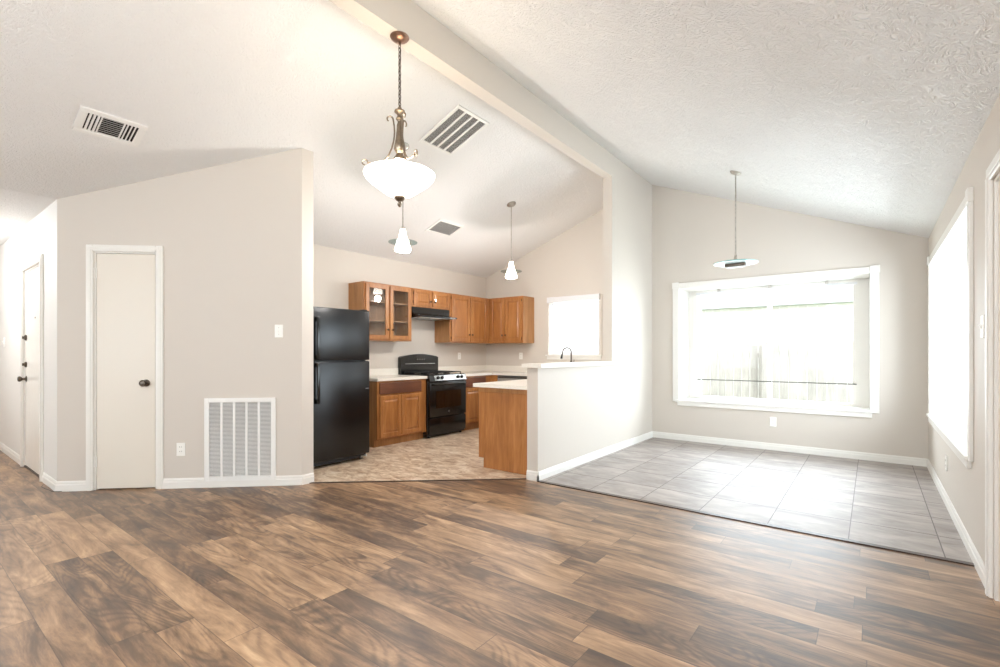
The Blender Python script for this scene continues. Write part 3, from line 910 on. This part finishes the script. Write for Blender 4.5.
def base_cab(name, label, loc, rotz, W_, doors, drawers, D_=0.60, H_=0.84, group='honey oak base cabinets', stile=0.0):
    t = thing(name, label, 'cabinet', loc, rotz, group)
    bm = B(); bx(bm, 0, W_, -D_ + 0.018, 0, 0.10, H_); obj('body', bm, M['oakside'], t)
    bm = B(); bx(bm, 0, W_, -D_, -D_ + 0.018, 0.10, H_, 0.001); obj('face_frame', bm, M['oak'], t)
    bm = B(); bx(bm, 0, W_, -D_ + 0.06, 0, 0.0, 0.10); obj('toe_kick', bm, M['oakside'], t)
    for x, w_, ks in doors:
        obj('cabinet_door', panel_door(w_, 0.53, x, 0.125, -D_, 0.02, 0.052), M['oak'], t)
    for x, w_ in drawers:
        bm = B(); bx(bm, x, x + w_, -D_ - 0.02, -D_, 0.675, 0.675 + 0.145, 0.006, 2); obj('drawer_front', bm, M['oakdark'], t)
    return t


base_cab('base_cabinet', 'honey oak base cabinet with dark drawer front between fridge and range', (XL, 3.87, 0), PI / 2, 0.84,
         [(0.035, 0.345, 'r'), (0.392, 0.345, 'l')], [(0.03, 0.71)])
base_cab('base_cabinet', 'honey oak base cabinet in the corner right of the range', (XL, 5.485, 0), PI / 2, YB - 5.485, [(0.02, 0.40, 'r')], [(0.02, 0.50)])
base_cab('base_cabinet', 'brown base cabinet on the back wall beside the grey dishwasher', (XL + 0.602, YB, 0), 0, 0.115, [], [])
bm = B()
t = thing('dishwasher', 'grey dishwasher front seen between back counter and peninsula', 'dishwasher', (-4.80, YB, 0), 0)
bm = B(); bx(bm, 0, 0.60, -0.58, 0, 0.08, 0.84); obj('body', bm, M['blackm'], t)
bm = B(); bx(bm, 0.005, 0.595, -0.61, -0.58, 0.10, 0.70, 0.004); obj('dishwasher_door', bm, M['dish'], t)
bm = B(); bx(bm, 0.005, 0.595, -0.61, -0.58, 0.705, 0.825, 0.004); cp = obj('control_panel', bm, M['dish'], t)
bm = B(); bx(bm, 0.02, 0.58, -0.614, -0.61, 0.80, 0.82); obj('counter_edge_shade', bm, M['slot'], cp)  # dark strip stands in for the shadow under the counter edge
base_cab('sink_cabinet', 'honey oak sink base cabinet under the kitchen window', (-4.195, YB, 0), 0, 0.90, [(0.02, 0.42, 'r'), (0.46, 0.42, 'l')], [(0.02, 0.86)])

# peninsula cabinet with its wide end panel facing the room
t = thing('peninsula_cabinet', 'honey oak peninsula cabinet showing its wide plain end panel against the half wall', 'cabinet', (-2.95, 3.90, 0), 0, None)
bm = B(); bx(bm, -0.315, 0.345, 0.018, 2.22, 0.10, 0.84); obj('body', bm, M['oakside'], t)
bm = B(); prism(bm, [(-0.335, 0.105), (-0.27, 0.105), (-0.27, 0.004), (0.346, 0.004), (0.346, 0.84), (-0.335, 0.84)], 0.0, 0.018, 'xz'); obj('end_panel', bm, M['oak'], t)
bm = B(); bx(bm, -0.337, 0.346, -0.007, 0.0, 0.795, 0.84, 0.002); obj('top_rail', bm, M['oakside'], t)
bm = B(); bx(bm, -0.26, 0.345, 0.018, 2.22, 0.004, 0.10); obj('toe_kick', bm, M['oakdark'], t)
bm = B(); bx(bm, -0.335, -0.315, 0.018, 2.22, 0.10, 0.84); obj('face_frame', bm, M['oak'], t)
for k in range(4):
    y0 = 0.05 + k * 0.54
    bm = panel_door(0.48, 0.53, 0, 0, 0); bmesh.ops.transform(bm, verts=bm.verts, matrix=Matrix.Translation((-0.335, y0 + 0.48, 0.125)) @ Matrix.Rotation(-PI / 2, 4, 'Z'))
    obj('cabinet_door', bm, M['oak'], t)
    bm = B(); bx(bm, -0.355, -0.335, y0, y0 + 0.48, 0.675, 0.82, 0.005); obj('drawer_front', bm, M['oakdark'], t)

# worktops
CT0, CT1 = 0.842, 0.880
t = thing('countertop', 'cream laminate countertop with low backsplash between fridge and range', 'countertop', (XL, 3.855, CT0), PI / 2, None)
bm = B(); bx(bm, 0, 0.855, -0.63, 0, 0, CT1 - CT0, 0.004, 2); obj('slab', bm, M['counter'], t)
bm = B(); bx(bm, 0, 0.855, -0.02, 0, CT1 - CT0, CT1 - CT0 + 0.10, 0.003); obj('backsplash', bm, M['counter'], t)
t = thing('countertop', 'cream laminate countertop wrapping the corner and out over the peninsula', 'countertop', (0, 0, CT0), 0, None)
bm = B()
prism(bm, [(XL, 5.482), (XL + 0.63, 5.482), (XL + 0.63, 6.14), (-3.345, 6.14), (-3.345, 3.875), (-2.602, 3.87), (-2.602, YB), (XL, YB)], 0.0, CT1 - CT0)
obj('slab', bm, M['counter'], t)
bm = B(); bx(bm, XL, XL + 0.02, 5.482, YB, CT1 - CT0, CT1 - CT0 + 0.10, 0.003); bx(bm, XL + 0.02, -2.602, YB - 0.02, YB, CT1 - CT0, CT1 - CT0 + 0.10, 0.003)
obj('backsplash', bm, M['counter'], t)
bm = B()
prism(bm, [(-2.64, YT - 0.035), (-2.42, YT - 0.035), (-2.42, 5.585), (-2.478, 5.585), (-2.478, 5.428), (-2.602, 5.428), (-2.64, 5.428)], 1.061, 1.098)
tag(obj('bar_ledge', bm, M['counter']), 'cream raised bar ledge capping the half wall', 'countertop')

# faucet
t = thing('faucet', 'tall gooseneck kitchen faucet in front of the kitchen window', 'faucet', (-3.68, 6.58, CT1 + 0.001))
bm = B(); lathe(bm, [(0.030, 0), (0.030, 0.008), (0.021, 0.018), (0.020, 0.19), (0.014, 0.20)], 20); obj('base', bm, M['darkmetal'], t, True)
pts = [(0, 0, 0.19), (0, 0, 0.33)]; dx, dy = -0.80, -0.60
for k in range(1, 12):
    a = PI * k / 11; r = 0.065
    pts.append((dx * (r - r * math.cos(a)), dy * (r - r * math.cos(a)), 0.33 + r * 1.1 * math.sin(a)))
pts.append((dx * 0.142, dy * 0.142, 0.29))
bm = B(); tube(bm, pts, 0.011, 10); obj('spout', bm, M['darkmetal'], t, True)
e = Vector((dx * 0.142, dy * 0.142, 0.29))
bm = B(); tube(bm, [e + Vector((0, 0, 0.005)), e + Vector((dx * 0.01, dy * 0.01, -0.06))], [0.013, 0.018], 12); obj('spray_head', bm, M['blackm'], t, True)
bm = B(); tube(bm, [(0.018, 0, 0.15), (0.05, -0.01, 0.17), (0.06, -0.015, 0.22)], [0.008, 0.007, 0.005], 8); obj('handle', bm, M['darkmetal'], t, True)

# ------------------------------------------------------------------ fridge
t = thing('fridge', 'black top-freezer fridge with textured doors standing beside the wall end', 'fridge', (XL, 2.725, 0), PI / 2)
FW, FH = 0.705, 1.675
bm = B(); bx(bm, 0.0, FW, -0.955, -0.06, 0.035, FH - 0.01, 0.008, 2); obj('body', bm, M['fridge'], t)
bm = B(); bx(bm, 0.0, FW, -1.03, -0.96, 1.122, FH, 0.012, 3); fd = obj('freezer_door', bm, M['fridge'], t, True)
bm = B(); bx(bm, 0.0, FW, -1.03, -0.96, 0.075, 1.110, 0.012, 3); dd = obj('fridge_door', bm, M['fridge'], t, True)
for par, za, zb in ((fd, 1.135, 1.57), (dd, 0.68, 1.10)):
    bm = B(); bx(bm, 0.022, 0.052, -1.088, -1.068, za, zb, 0.006, 3)
    for zz_ in (za + 0.02, zb - 0.02): bx(bm, 0.026, 0.048, -1.07, -1.029, zz_ - 0.02, zz_ + 0.02, 0.004)
    obj('handle', bm, M['black'], par, True)
bm = B(); bx(bm, 0.02, FW - 0.02, -0.985, -0.955, 0.03, 0.07); obj('kick_grille', bm, M['blackm'], t)
for x in (0.05, FW - 0.05):
    bm = B(); lathe(bm, [(0.02, -0.015), (0.02, 0.015)], 14, (x, -0.93, 0.022), 'x'); obj('wheel', bm, M['dish'], t, True)
    bm = B(); lathe(bm, [(0.02, -0.015), (0.02, 0.015)], 14, (x, -0.12, 0.022), 'x'); obj('wheel', bm, M['dish'], t, True)
bm = B(); bx(bm, FW - 0.09, FW - 0.01, -0.99, -0.94, 0.028, 0.05, 0.004); obj('hinge', bm, M['steel'], t)
bm = B(); bx(bm, FW - 0.07, FW - 0.01, -1.0, -0.93, FH, FH + 0.015, 0.004); obj('hinge', bm, M['black'], t)
bm = B(); bx(bm, FW - 0.06, FW - 0.015, -1.032, -1.03, 0.80, 0.808); obj('name_badge', bm, M['steel'], dd)

# ------------------------------------------------------------------ range
t = thing('range', 'black freestanding gas range with steel control strip between the base cabinets', 'range', (XL - 0.03, 4.715, 0), PI / 2)
RW = 0.765
bm = B(); bx(bm, 0, RW, -0.66, -0.04, 0.03, 0.875, 0.004); obj('body', bm, M['black'], t)
bm = B(); bx(bm, 0.008, RW - 0.008, -0.70, -0.66, 0.30, 0.79, 0.008, 2); od = obj('oven_door', bm, M['black'], t, True)
bm = B(); bx(bm, 0.12, RW - 0.12, -0.703, -0.70, 0.42, 0.66); obj('oven_window', bm, M['ovenglass'], od)
bm = B()
lathe(bm, [(0.0175, 0), (0.0175, -0.003), (0, -0.003)], 20, (RW / 2, -0.70, 0.36), 'y'); em = obj('emblem', bm, M['steel'], od)
bm = B(); tube(bm, [(RW / 2 + 0.013 * math.cos(a), -0.7035, 0.36 + 0.013 * math.sin(a)) for a in [2 * PI * k / 20 for k in range(20)]], 0.0012, 5, True)
tube(bm, [(RW / 2 + 0.002 + 0.006 * math.cos(a), -0.7035, 0.36 + 0.007 * math.sin(a)) for a in [PI * 0.2 + 1.5 * PI * k / 12 for k in range(13)]], 0.0013, 5)
obj('monogram', bm, M['blackm'], em)
bm = B(); tube(bm, [(0.05, -0.70, 0.755), (0.05, -0.735, 0.758), (RW - 0.05, -0.735, 0.758), (RW - 0.05, -0.70, 0.755)], 0.010, 10); obj('oven_handle', bm, M['black'], od, True)
bm = B(); bx(bm, 0.008, RW - 0.008, -0.695, -0.66, 0.06, 0.285, 0.008, 2); obj('drawer', bm, M['black'], t, True)
bm = B(); prism(bm, [(-0.66, 0.80), (-0.705, 0.805), (-0.675, 0.885), (-0.60, 0.89), (-0.60, 0.80)], 0.0, RW, 'yz'); cp = obj('control_panel', bm, M['black'], t)
bm = B(); prism(bm, [(-0.704, 0.812), (-0.707, 0.812), (-0.681, 0.880), (-0.678, 0.880)], 0.10, RW - 0.02, 'yz'); obj('steel_strip', bm, M['steel'], cp)
for x in (0.16, 0.245, 0.575, 0.66):
    bm = B(); lathe(bm, [(0.024, 0), (0.022, -0.022), (0.018, -0.028), (0, -0.028)], 18, (x, 0, 0), 'y'); bx(bm, x - 0.003, x + 0.003, -0.034, -0.02, -0.02, 0.02)
    bmesh.ops.transform(bm, verts=bm.verts, matrix=Matrix.Translation((0, -0.692, 0.846)) @ Matrix.Rotation(math.radians(-20), 4, 'X'))
    obj('burner_knob', bm, M['blackm'], cp, True)
bm = B(); bx(bm, 0.0, RW, -0.66, -0.08, 0.876, 0.892, 0.004); obj('cooktop', bm, M['black'], t)
for gx in (0.05, 0.40):
    bm = B(); ww = 0.315
    for y in (-0.62, -0.49, -0.36, -0.23, -0.12): bx(bm, gx, gx + ww, y - 0.006, y + 0.006, 0.912, 0.926, 0.002)
    for x in (gx, gx + ww / 2, gx + ww): bx(bm, x - 0.006, x + 0.006, -0.626, -0.114, 0.912, 0.926, 0.002)
    for x in (gx, gx + ww):
        for y in (-0.62, -0.12): bx(bm, x - 0.006, x + 0.006, y - 0.006, y + 0.006, 0.892, 0.915)
    obj('grate', bm, M['blackm'], t)
    for y in (-0.49, -0.23):
        bm = B(); lathe(bm, [(0.045, 0.892), (0.045, 0.902), (0.03, 0.908), (0, 0.908)], 18, (gx + ww / 2, y, 0)); obj('burner', bm, M['darkmetal'], t, True)
bm = B(); p = [(0.0, 0.885), (RW, 0.885), (RW, 1.135)]
for k in range(13):
    s_ = k / 12; p.append((RW - 0.03 - (RW - 0.06) * s_, 1.150 + 0.035 * math.sin(PI * s_)))
p.append((0.0, 1.135))
prism(bm, p, -0.10, -0.035, 'xz'); bgd = obj('backguard', bm, M['black'], t)
bm = B(); bx(bm, 0.30, 0.48, -0.103, -0.10, 1.085, 1.150, 0.001); obj('clock_display', bm, M['ovenglass'], bgd)
for k in range(5):
    bm = B(); lathe(bm, [(0.007, 0), (0.007, -0.003), (0, -0.003)], 10, (0.32 + 0.035 * k, -0.103, 1.105), 'y'); obj('button', bm, M['dish'], bgd)
bm = B(); bx(bm, 0.08, 0.68, -0.112, -0.10, 1.035, 1.043); obj('trim_line', bm, M['steel'], bgd)
for x in (0.05, RW - 0.05):
    for y in (-0.62, -0.08):
        bm = B(); lathe(bm, [(0.018, 0), (0.018, 0.03)], 12, (x, y, 0)); obj('foot', bm, M['blackm'], t)


# ------------------------------------------------------------------ chandelier
CX, CY = -2.52, 2.165
t = thing('chandelier', 'pewter chandelier with a lit white glass bowl hanging on a chain from the ridge beam', 'chandelier', (CX, CY, 3.33))
bm = B(); lathe(bm, [(0.062, 0), (0.064, -0.006), (0.055, -0.018), (0.030, -0.032), (0.010, -0.036), (0.008, -0.055), (0, -0.056)], 28); obj('canopy', bm, M['bronzetop'], t, True)
bm = B(); z = -0.05; k = 0
while z > -0.475:
    p = []
    for i in range(12):
        a = 2 * PI * i / 12; u = 0.0095 * math.cos(a); v = 0.017 * math.sin(a)
        p.append((u, 0, z - 0.014 + v) if k % 2 == 0 else (0, u, z - 0.014 + v))
    tube(bm, p, 0.0026, 5, True); z -= 0.026; k += 1
tube(bm, [(0.004, 0.003, -0.04), (-0.006, 0.004, -0.2), (0.005, -0.003, -0.33), (0.0, 0.0, -0.49)], 0.0022, 6)
obj('chain', bm, M['chain'], t, True)
zt = -0.475
bm = B()
lathe(bm, [(0.0, zt), (0.012, zt - 0.002), (0.016, zt - 0.014), (0.034, zt - 0.024), (0.036, zt - 0.034), (0.022, zt - 0.046), (0.014, zt - 0.06), (0.022, zt - 0.072), (0.026, zt - 0.082), (0.014, zt - 0.094),
           (0.013, zt - 0.105), (0.019, zt - 0.12), (0.021, zt - 0.16), (0.027, zt - 0.21), (0.036, zt - 0.26), (0.038, zt - 0.285), (0.026, zt - 0.305), (0.020, zt - 0.315), (0.034, zt - 0.335), (0.046, zt - 0.36), (0.02, zt - 0.37), (0.010, zt - 0.38), (0.010, zt - 0.63), (0, zt - 0.63)], 28)
obj('stem', bm, M['bronze'], t, True)
rz = -0.895     # rim height of the bowl below the beam
rt = Vector((math.cos(math.radians(37.6)), math.sin(math.radians(37.6)), 0)); fw_ = Vector((-rt.y, rt.x, 0))
for ang in (188, 68, 308):
    a = math.radians(ang); d_ = rt * math.cos(a) + fw_ * math.sin(a)
    p = []
    for k in range(13):       # top curl
        q = math.radians(-60 + 250 * k / 12); r = 0.014 + 0.010 * k / 12
        p.append((0.066 + r * math.cos(q) , zt - 0.085 + r * math.sin(q)))
    p += [(0.036, zt - 0.13), (0.034, zt - 0.17), (0.038, zt - 0.22), (0.052, zt - 0.28), (0.076, zt - 0.335), (0.11, zt - 0.378), (0.16, zt - 0.392), (0.205, zt - 0.385)]
    for k in range(12):       # lower curl over the rim
        q = math.radians(200 - 300 * k / 11); r = 0.024 - 0.012 * k / 11
        p.append((0.230 + r * math.cos(q), zt - 0.385 + r * math.sin(q)))
    bm = B(); tube(bm, [(d_.x * u, d_.y * u, v) for u, v in p], [0.0055 if 3 < i < len(p) - 6 else 0.0045 for i in range(len(p))], 8)
    obj('scroll_arm', bm, M['bronze'], t, True)
bm = B()
outer = [(0.243, 0.0), (0.248, -0.004), (0.246, -0.018), (0.232, -0.045), (0.205, -0.072), (0.165, -0.105), (0.125, -0.140), (0.09, -0.166), (0.05, -0.182), (0.012, -0.186)]
inner = [(max(r - 0.007, 0.012), z + 0.006) for r, z in reversed(outer[2:])]
prof = outer + inner + [(0.238, 0.0)]
lathe(bm, [(r * 0.955, z * 0.85 + rz - 0.028) for r, z in prof], 48); obj('glass_bowl', bm, M['glow'], t, True)
bm = B(); lathe(bm, [(0.0, rz - 0.175), (0.035, rz - 0.182), (0.037, rz - 0.192), (0.026, rz - 0.207), (0.013, rz - 0.214), (0.010, rz - 0.222), (0.016, rz - 0.231), (0.013, rz - 0.243), (0.004, rz - 0.253), (0, rz - 0.254)], 22); obj('finial', bm, M['bronze'], t, True)


# kitchen pendants
def pendant(label, x, y, zs):
    zc_ = zl(x); t = thing('pendant_lamp', label, 'pendant lamp', (x, y, zc_), 0, 'bell pendants over the kitchen')
    bm = B(); lathe(bm, [(0.062, 0.0), (0.062, -0.012), (0.045, -0.026), (0.012, -0.034), (0, -0.034)], 24)
    bmesh.ops.transform(bm, verts=bm.verts, matrix=Matrix.Rotation(-SL, 4, 'Y')); obj('canopy', bm, M['nickel'], t, True)
    dz = zs - zc_
    bm = B(); tube(bm, [(0, 0, -0.02), (0, 0, dz + 0.12)], 0.005, 8); obj('rod', bm, M['nickel'], t, True)
    bm = B(); lathe(bm, [(0.0, dz + 0.15), (0.02, dz + 0.148), (0.024, dz + 0.12), (0.026, dz + 0.10), (0.0, dz + 0.10)], 18); obj('socket', bm, M['nickel'], t, True)
    bm = B(); lathe(bm, [(0.024, dz + 0.128), (0.040, dz + 0.05), (0.062, dz - 0.01), (0.082, dz - 0.075), (0.070, dz - 0.090), (0.0, dz - 0.092)], 28); obj('shade', bm, M['glowp'], t, True)
    bm = B(); lathe(bm, [(0.058, dz + 0.006), (0.14, dz + 0.004), (0.142, dz), (0.14, dz - 0.004), (0.058, dz - 0.002)], 40); obj('glass_disc', bm, M['disc'], t, True)
    point('pendant_bulb', (x, y, zs - 0.17), 38, WARM, 0.05)
    return t


pendant('lit bell pendant lamp nearer the camera, its rod hanging behind the chandelier', -3.66, 3.185, 2.29)
pendant('lit bell pendant lamp farther back, on a long rod near the kitchen window', -3.80, 5.18, 2.285)

# dining pendant
t = thing('pendant_lamp', 'brushed rod pendant with a wide frosted glass disc in the dining nook', 'pendant lamp', (-1.10, 5.36, zr(-1.10)))
bm = B(); lathe(bm, [(0.055, 0.004), (0.055, -0.006), (0.040, -0.020), (0.012, -0.028), (0, -0.028)], 24); bmesh.ops.transform(bm, verts=bm.verts, matrix=Matrix.Rotation(math.atan(0.403), 4, 'Y')); obj('canopy', bm, M['nickel'], t, True)
dz = 2.112 - zr(-1.10)
bm = B(); tube(bm, [(0, 0, -0.015), (0, 0, dz + 0.05)], 0.0065, 8); obj('rod', bm, M['nickel'], t, True)
bm = B(); lathe(bm, [(0, dz + 0.09), (0.012, dz + 0.085), (0.016, dz + 0.03), (0.030, dz + 0.012), (0, dz + 0.012)], 18); obj('socket', bm, M['nickel'], t, True)
bm = B(); lathe(bm, [(0.0, dz + 0.006), (0.20, dz + 0.006), (0.20, dz - 0.002), (0.0, dz - 0.002)], 56); dsc = obj('glass_disc', bm, M['frost'], t, True)
bm = B(); tube(bm, [(0.202 * math.cos(2 * PI * k / 56), 0.202 * math.sin(2 * PI * k / 56), dz + 0.002) for k in range(56)], 0.0048, 6, True); obj('disc_edge', bm, M['teal'], dsc, True, 'green tinted glass edge')
bm = B(); bx(bm, -0.095, 0.095, -0.05, 0.05, dz - 0.035, dz - 0.003, 0.008, 2); lh = obj('lamp_housing', bm, M['darkmetal'], t, True)
bm = B(); bx(bm, -0.07, 0.07, -0.03, 0.03, dz - 0.040, dz - 0.035, 0.002); obj('lens', bm, M['steel'], lh)

# loose cable at the hall corner
bm = B(); tube(bm, [(-5.93, 0.94, 0.012), (-5.88, 0.92, 0.005), (-5.78, 0.925, 0.005), (-5.68, 0.94, 0.005), (-5.60, 0.945, 0.005), (-5.54, 0.995, 0.005)], 0.003, 6)
tag(obj('loose_cable', bm, M['cable'], None, True), 'thin grey loose cable on the floor at the hall corner', 'cable')

# ------------------------------------------------------------------ outside
bm = B(); bx(bm, -14, 9, YB + 0.5, 26, -0.5, -0.4); o = struct('ground', bm, M['grass'], 'lawn outside the back windows', cat='lawn')
FY = 10.2
def fence(x0, x1, y, label, h):
    t = thing('fence', label, 'fence', ((x0 + x1) / 2, y, -0.4), 0, None)
    bm = B(); x = x0 - (x0 + x1) / 2; e_ = x1 - (x0 + x1) / 2
    while x < e_ - 0.05:
        bx(bm, x, x + 0.135, -0.02, 0.0, 0.03, h + random.uniform(-0.012, 0.012), 0.003); x += 0.142
    obj('boards', bm, M['fence'], t)
    for z in (0.3, h - 0.25):
        bm = B(); bx(bm, x0 - (x0 + x1) / 2, e_, 0.0, 0.04, z, z + 0.09); obj('rail', bm, M['fence'], t)
    n_ = int((x1 - x0) / 2.4) + 1
    for k in range(n_ + 1):
        xx = x0 - (x0 + x1) / 2 + (x1 - x0) * k / n_
        bm = B(); bx(bm, xx - 0.045, xx + 0.045, 0.04, 0.13, 0, h - 0.05); obj('post', bm, M['fence'], t)
fence(-10.5, -1.62, FY, 'pale wooden board fence seen through the left half of the dining window', 1.76)
fence(-1.6, 6.0, FY - 0.25, 'pale wooden board fence seen through the right half of the dining window', 1.80)
t = thing('house', 'pale brick neighbouring house beyond the fence', 'house', (-4.5, 16, -0.4))
bm = B(); bx(bm, -5.5, 5.5, 0, 6, 0, 3.0); obj('wall', bm, M['brick'], t)
bm = B(); prism(bm, [(-5.9, 2.95), (5.9, 2.95), (3.2, 4.9), (-3.2, 4.9)], -0.4, 6.4, 'xz'); obj('roof', bm, M['roof'], t)
for x in (-3.6, -1.2, 2.2):
    bm = B(); bx(bm, x, x + 1.2, -0.04, 0.0, 1.2, 2.5); f_ = obj('window', bm, M['dish'], t)
    bm = B(); bx(bm, x - 0.05, x, -0.06, 0, 1.15, 2.55); bx(bm, x + 1.2, x + 1.25, -0.06, 0, 1.15, 2.55); bx(bm, x, x + 1.2, -0.06, 0, 1.15, 1.2); bx(bm, x, x + 1.2, -0.06, 0, 2.5, 2.55); bx(bm, x + 0.58, x + 0.62, -0.06, -0.04, 1.2, 2.5)
    obj('frame', bm, M['trim'], f_)
